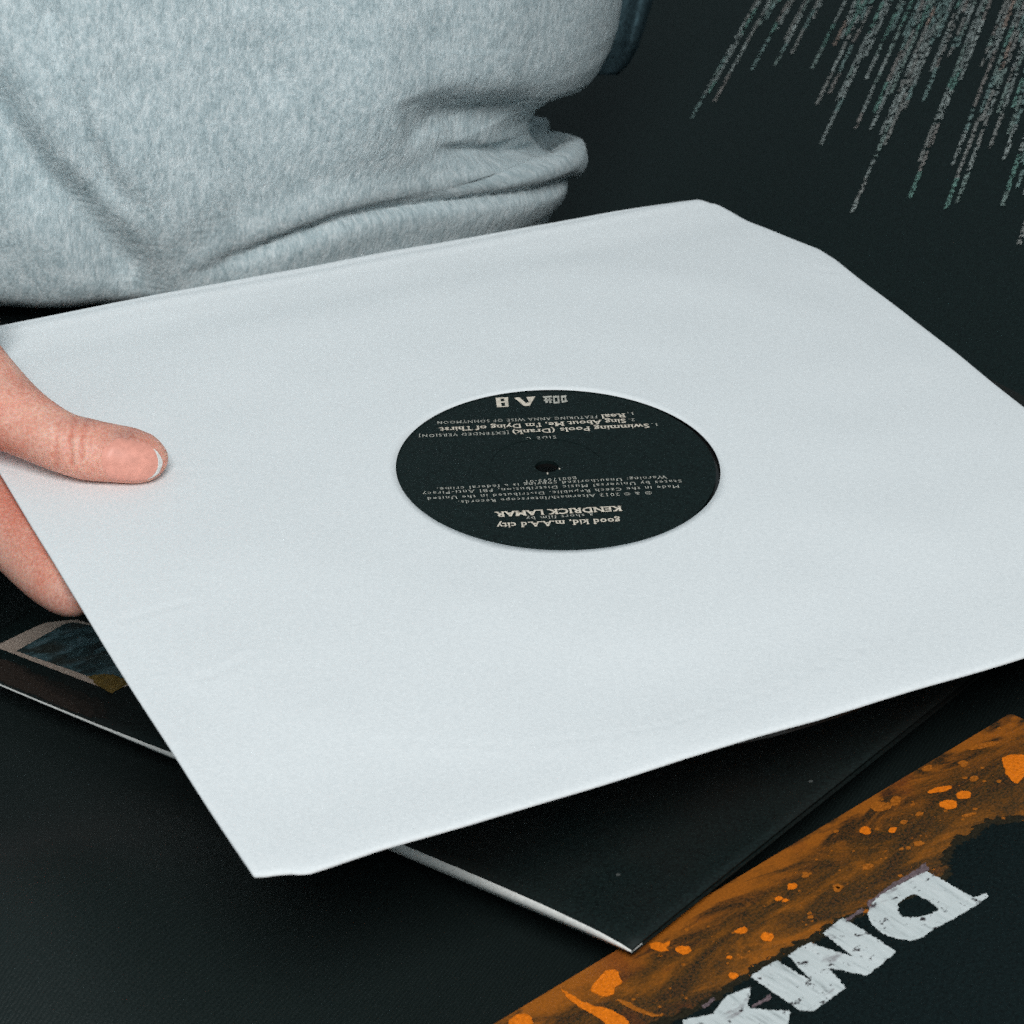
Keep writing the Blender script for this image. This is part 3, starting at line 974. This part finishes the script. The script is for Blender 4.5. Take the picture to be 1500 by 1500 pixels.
keep = bl.reshape(-1)
top_f = [f for f in gfs if not any(keep[i] for i in f)]
me_t = mesh('sweatshirt', Pw2.reshape(-1, 3), top_f, FLEECE, per, True, POFF)
low_f = [f for f in gfs if any(below[i] for i in f)]
ids = sorted({i for f in low_f for i in f}); mp_ = {i: k for k, i in enumerate(ids)}
Nw_ = (Nn.reshape(-1, 3)) @ M3.T
mesh('hem_shade_strip', Pw[ids] - Nw_[ids] * .012, [[mp_[i] for i in f] for f in low_f], TROUSER, per, True, POFF)
uvl = me_t.data.uv_layers.new(name='UVMap')
arc = np.r_[0, np.cumsum(np.linalg.norm(np.diff(X[NH // 2], axis=0), axis=1))]
li = np.zeros(len(me_t.data.loops), int); me_t.data.loops.foreach_get('vertex_index', li)
UVc = np.c_[arc[li % NPH], hs[li // NPH]]
uvl.data.foreach_set('uv', UVc.ravel())


def tube(name, pts, radii, mat, parent, off, n=28, uv=False, squash=1.0):
    """lofted tube through world points with closed ends"""
    pts = np.asarray(pts, float); radii = np.asarray(radii, float)
    d = np.r_[0, np.cumsum(np.linalg.norm(np.diff(pts, axis=0), axis=1))]
    m = max(8, int(d[-1] / .006)); t = np.linspace(0, d[-1], m)
    P = np.array([np.interp(t, d, pts[:, k]) for k in range(3)]).T; R = np.interp(t, d, radii)
    for _ in range(4):
        P[1:-1] = (P[:-2] + 2 * P[1:-1] + P[2:]) / 4
    tg = np.gradient(P, axis=0); tg /= np.linalg.norm(tg, axis=1, keepdims=True)
    up = np.array([0, 0, 1.0]) if abs(tg[0][2]) < .8 else np.array([1.0, 0, 0])
    V_ = []
    for p, g, r in zip(P, tg, R):
        s = nrm(np.cross(g, up)); q_ = np.cross(s, g)
        for k in range(n):
            a = 2 * math.pi * k / n
            rr = r * (1 + .05 * mnoise.noise(Vector((p * 30 + s * math.cos(a)).tolist())))
            V_.append(p + s * rr * math.cos(a) + q_ * rr * squash * math.sin(a))
    F_ = grid_faces(n, m, True) + [tuple(range(n - 1, -1, -1)), tuple(range((m - 1) * n, m * n))]
    ob = mesh(name, V_, F_, mat, parent, True, off)
    if uv:
        l = ob.data.uv_layers.new(name='UVMap'); li = np.zeros(len(ob.data.loops), int); ob.data.loops.foreach_get('vertex_index', li)
        l.data.foreach_set('uv', np.c_[(li % n) * (.30 / n), t[np.minimum(li // n, m - 1)]].ravel())
    return ob


def at(u, v, depth): return w(ray(u, v) * depth)


# arms of the sweatshirt (both leave the picture)
sh_r = w(cen0 + T * .36 - E1 * .17); el_r = at(-760, 260, .92); wr = at(-300, 425, .795)
tube('sleeve', [sh_r, (sh_r + el_r) / 2 + np.array([-.03, 0, 0]), el_r, (el_r + wr) / 2, wr], [.070, .062, .055, .047, .040], FLEECE, me_t, POFF, uv=True)
tube('cuff', [at(-330, 405, .80), at(-240, 450, .785), at(-115, 506, .766)], [.038, .036, .033], FLEECE, me_t, POFF, uv=True)
sh_l = w(cen0 + T * .36 + E1 * .17)

# black trousers, folded legs behind the sleeve
hipc = w(cen0 - T * .04 + E2 * .03)
hip0 = np.array([hipc[0], hipc[1], .075])
tr = tube('trousers', [hip0 + np.array([-.17, .02, -.01]), hip0, hip0 + np.array([.06, .02, -.015])],
          [.06, .085, .07], TROUSER, per, POFF)

# dark slate cloth behind the right side of the trunk
sc = empty('slate_cloth', at(925, 60, 1.14), 'narrow fold of dark slate blue cloth hanging beside the grey sweatshirt', 'cloth')
SCO = np.array(sc.location)
V_ = []
nI, nJ = 40, 60
for j in range(nJ):
    v = -160 + 270 * j / (nJ - 1)
    for i in range(nI):
        s = i / (nI - 1)
        left = 860; right = np.interp(v, [-160, 0, 40, 70, 95, 110], [985, 957, 945, 935, 921, 905])
        u = left + (right - left) * s
        ridge = np.exp(-((s - .82) / .13) ** 2)
        dep = 1.10 - .012 * ridge * np.interp(v, [-160, 40, 90, 110], [1, 1, .4, 0]) + .02 * (s > .93) * (s - .93) / .07 + .012 * np.interp(v, [60, 110], [0, 1])
        V_.append(at(u, v, dep))
front_n = len(V_)
V_ += [p + np.array([0, .012, 0]) for p in V_]
gf = grid_faces(nI, nJ)
rim = [i for i in range(nI)] + [j * nI + nI - 1 for j in range(1, nJ)] + [(nJ - 1) * nI + i for i in range(nI - 2, -1, -1)] + [j * nI for j in range(nJ - 2, 0, -1)]
mesh('cloth_fold', V_, gf + [tuple(front_n + i for i in reversed(f)) for f in gf] + [(rim[i], front_n + rim[i], front_n + rim[(i + 1) % len(rim)], rim[(i + 1) % len(rim)]) for i in range(len(rim))], SLATE, sc, True, SCO)

# ---- the hand: lofted digits and palm, merged into one skin
to_cam = lambda P: nrm(cp - P)
BMH = bmesh.new()


def S(u, v, h): return sw(onsleeve(u, v, h))


def loft(sections, nref=None, n=28, closed=True, exp=1.0):
    """sections: (point, half width, half thickness); returns rings for later use"""
    P = np.array([s[0] for s in sections]); m = 12 * (len(P) - 1) + 1
    tk = np.linspace(0, len(P) - 1, m)

    def cr(vals):
        vals = np.asarray(vals, float); out = []
        for t in tk:
            i = min(int(t), len(vals) - 2); f = t - i
            p0 = vals[max(i - 1, 0)]; p1 = vals[i]; p2 = vals[i + 1]; p3 = vals[min(i + 2, len(vals) - 1)]
            out.append(.5 * ((2 * p1) + (p2 - p0) * f + (2 * p0 - 5 * p1 + 4 * p2 - p3) * f * f + (3 * p1 - p0 - 3 * p2 + p3) * f ** 3))
        return np.array(out)
    C_ = cr(P); W_ = np.maximum(cr([s[1] for s in sections]), .0006); H_ = np.maximum(cr([s[2] for s in sections]), .0006)
    tg = np.gradient(C_, axis=0); tg /= np.linalg.norm(tg, axis=1, keepdims=True)
    rings = []
    for c, g, a, b in zip(C_, tg, W_, H_):
        N_ = nref(c) if nref else NW
        N_ = nrm(N_ - (N_ @ g) * g); W2 = np.cross(N_, g)
        rings.append([c + W2 * a * math.cos(2 * math.pi * k / n) + N_ * b * math.sin(2 * math.pi * k / n) for k in range(n)])
    R_ = np.array(rings)
    vs = [BMH.verts.new(p) for p in R_.reshape(-1, 3)]
    for f in grid_faces(n, len(R_), True): BMH.faces.new([vs[i] for i in f])
    BMH.faces.new([vs[i] for i in range(n - 1, -1, -1)]); BMH.faces.new([vs[(len(R_) - 1) * n + i] for i in range(n)])
    return C_, R_


thumb_ref = lambda c: nrm(NW * .55 + to_cam(c) * .8)
thumb = [(S(-150, 500, .030), .021, .020), (S(-85, 540, .024), .0185, .0165), (S(-28, 580, .019), .0148, .0125), (S(32, 617, .0145), .0108, .0098), (S(85, 645, .0115), .0093, .0086), (S(128, 658, .0098), .0094, .0082),
         (S(168, 664, .0085), .0090, .0072), (S(202, 668, .0072), .0086, .0062), (S(223, 667, .0064), .0072, .0050), (S(235, 666, .0058), .0047, .0034), (S(241, 665, .0054), .0012, .0012)]
TC, TR = loft(thumb, thumb_ref)
# palm and heel of the hand (outside the picture), wrist and forearm
loft([(at(-330, 400, .80), .030, .024), (at(-240, 440, .785), .029, .022), (S(-190, 520, .012), .030, .022), (S(-150, 600, -.004), .034, .021), (S(-110, 680, -.012), .034, .018), (S(-80, 720, -.016), .028, .012)], lambda c: NW)
loft([(S(-170, 530, .012), .014, .013), (S(-110, 590, .006), .013, .012), (S(-60, 640, -.002), .011, .010), (S(-30, 690, -.010), .010, .010), (S(-20, 740, -.014), .010, .010)], lambda c: NW)
fing = lambda c: nrm(NW * .4 + to_cam(c))
loft([(S(-120, 645, -.012), .0122, .012), (S(-62, 698, -.0135), .0116, .0112), (S(-2, 760, -.0140), .0109, .0104), (S(38, 802, -.0136), .0103, .0097), (S(72, 838, -.0128), .0095, .0088), (S(98, 864, -.0120), .0080, .0074), (S(114, 880, -.0116), .0054, .0050), (S(121, 887, -.0114), .002, .002)], fing)
for k, (du_, dv_, dz_) in enumerate(((80, -40, -.021), (120, -60, -.026), (150, -80, -.031))):
    kk = 1 - .08 * k
    loft([(S(-130, 650, -.012 - .004 * k), .0115, .011), (S(-50 + du_ * .5, 690 + dv_ * .5, dz_ + .002), .0105 * kk, .010 * kk), (S(30 + du_, 760 + dv_, dz_), .0098 * kk, .0092 * kk), (S(95 + du_, 812 + dv_, dz_ + .004), .0090 * kk, .0082 * kk), (S(140 + du_, 842 + dv_, dz_ + .008), .0078 * kk, .0068 * kk), (S(160 + du_, 852 + dv_, dz_ + .010), .003, .003)], fing)
me = bpy.data.meshes.new('hand_tmp'); BMH.to_mesh(me); BMH.free()
tmp = bpy.data.objects.new('hand_tmp', me); COL.objects.link(tmp)
r = tmp.modifiers.new('r', 'REMESH'); r.mode = 'VOXEL'; r.voxel_size = .0009
s = tmp.modifiers.new('s', 'SMOOTH'); s.factor = .5; s.iterations = 6
dg = bpy.context.evaluated_depsgraph_get(); dg.update()
hm = bpy.data.meshes.new_from_object(tmp.evaluated_get(dg)); bpy.data.objects.remove(tmp)
co = np.zeros(len(hm.vertices) * 3); hm.vertices.foreach_get('co', co); co = co.reshape(-1, 3)
no = np.zeros(len(hm.vertices) * 3); hm.vertices.foreach_get('normal', no); no = no.reshape(-1, 3)
uvh = proj(co); red = np.zeros(len(co)); bru_shade = np.zeros(len(co)); dsp = np.zeros(len(co))
facing = ((cp - co) * no).sum(1) > 0
# clear of the paper: thumb side is above it, nothing else to do there
hl = (((co @ M3) + ORG) - TS) @ NS
wr_lines = [([(86, 618), (83, 640), (81, 662), (83, 684)], .00046, 2.8, .8), ([(113, 612), (105, 628), (101, 645), (102, 662), (105, 680)], .00105, 3.2, 1.0), ([(129, 614), (123, 632), (119, 650), (119, 672)], .00075, 3.0, 1.0), ([(96, 622), (93, 650), (94, 676)], .0002, 2.5, .4), ([(139, 622), (134, 645), (134, 662)], .0002, 2.4, .35),
            ([(156, 640), (152, 655), (152, 672), (160, 686), (178, 693), (203, 696)], .00035, 3.2, .9)]
isth = hl > .0005
for pts, dep, wd, rd in wr_lines:
    p = resample(pts, n=40)
    near = np.where(isth & facing & (uvh[:, 0] > 60) & (uvh[:, 0] < 225))[0]
    d = np.sqrt(((uvh[near][:, None, :] - p[None]) ** 2).sum(2)).min(1)
    g = np.exp(-(d / wd) ** 2)
    dsp[near] -= dep * g; red[near] = np.maximum(red[near], rd * g)


def spot(u, v, ru, rv, k, arr, mask):
    arr[:] = np.maximum(arr, mask * k * np.exp(-((uvh[:, 0] - u) / ru) ** 2 - ((uvh[:, 1] - v) / rv) ** 2))


spot(184, 637, 26, 12, .85, bru_shade, isth); spot(130, 616, 60, 9, .4, bru_shade, isth); spot(40, 560, 60, 14, .3, bru_shade, isth)  # bruised tip; the other dark spots paint shade along the thumb's upper edge
spot(190, 690, 45, 12, .5, red, isth); spot(205, 660, 34, 26, .38, red, isth); spot(150, 700, 50, 8, .4, red, isth); spot(20, 655, 40, 14, .6, red, isth); spot(0, 640, 16, 14, .7, red, isth); spot(130, 620, 60, 12, .35, red, isth)
ul = ~isth
spot(20, 745, 45, 55, .95, red, ul); spot(55, 800, 25, 45, .7, red, ul); spot(100, 880, 30, 30, .6, bru_shade, ul); spot(70, 870, 40, 22, .25, red, ul); spot(60, 890, 60, 12, .3, bru_shade, ul)  # dark spots paint the shadow on the fingertip and lower edge
co += no * dsp[:, None]
hm.vertices.foreach_set('co', (co - POFF).ravel()); hm.update()
for nm, ar in (('redness', red), ('bruise_shade', bru_shade)):
    a_ = hm.attributes.new(nm, 'FLOAT', 'POINT'); a_.data.foreach_set('value', ar.astype(np.float32))
body = link('body', hm, SKIN, per, True)

# thumb nail: a patch riding on the loft of the thumb
nr = TR.shape[1]


def thumb_pt(si, ang, lift):
    i = min(int(si), len(TR) - 2); f = si - i; k = (ang / (2 * math.pi) * nr) % nr; a0 = int(k) % nr; a1 = (a0 + 1) % nr; g = k - int(k)
    p = (TR[i, a0] * (1 - g) + TR[i, a1] * g) * (1 - f) + (TR[i + 1, a0] * (1 - g) + TR[i + 1, a1] * g) * f
    c = TC[i] * (1 - f) + TC[i + 1] * f
    return p + nrm(p - c) * lift


def nail_patch(name, s0, s1, lift, mat, na=22, ns=22, half=58, centre=122, bend=0.0):
    V_ = []
    for j in range(ns):
        for i in range(na):
            t = i / (na - 1) * 2 - 1; a = math.radians(centre + half * t)
            lo = s0(t); hi = s1(t); s_ = lo + (hi - lo) * j / (ns - 1)
            edge = (1 - abs(t) ** 6) * min(1, (j + .01) / 3.0)
            V_.append(thumb_pt(s_, a, -.0004 + (lift + .0004) * edge))
    return mesh(name, V_, grid_faces(na, ns), mat, body, True, POFF * 1.0)


nail = nail_patch('thumb_nail', lambda t: 66 + 6 * t * t, lambda t: 92.5 - 9 * t * t - 1.5 * t, .00050, NAIL, half=54, centre=126)
nail_patch('nail_tip', lambda t: 92 - 8 * t * t - 1.5 * t, lambda t: 98 - 13.5 * t * t - 1.5 * t, .00045, NAILTIP, half=46, centre=130)
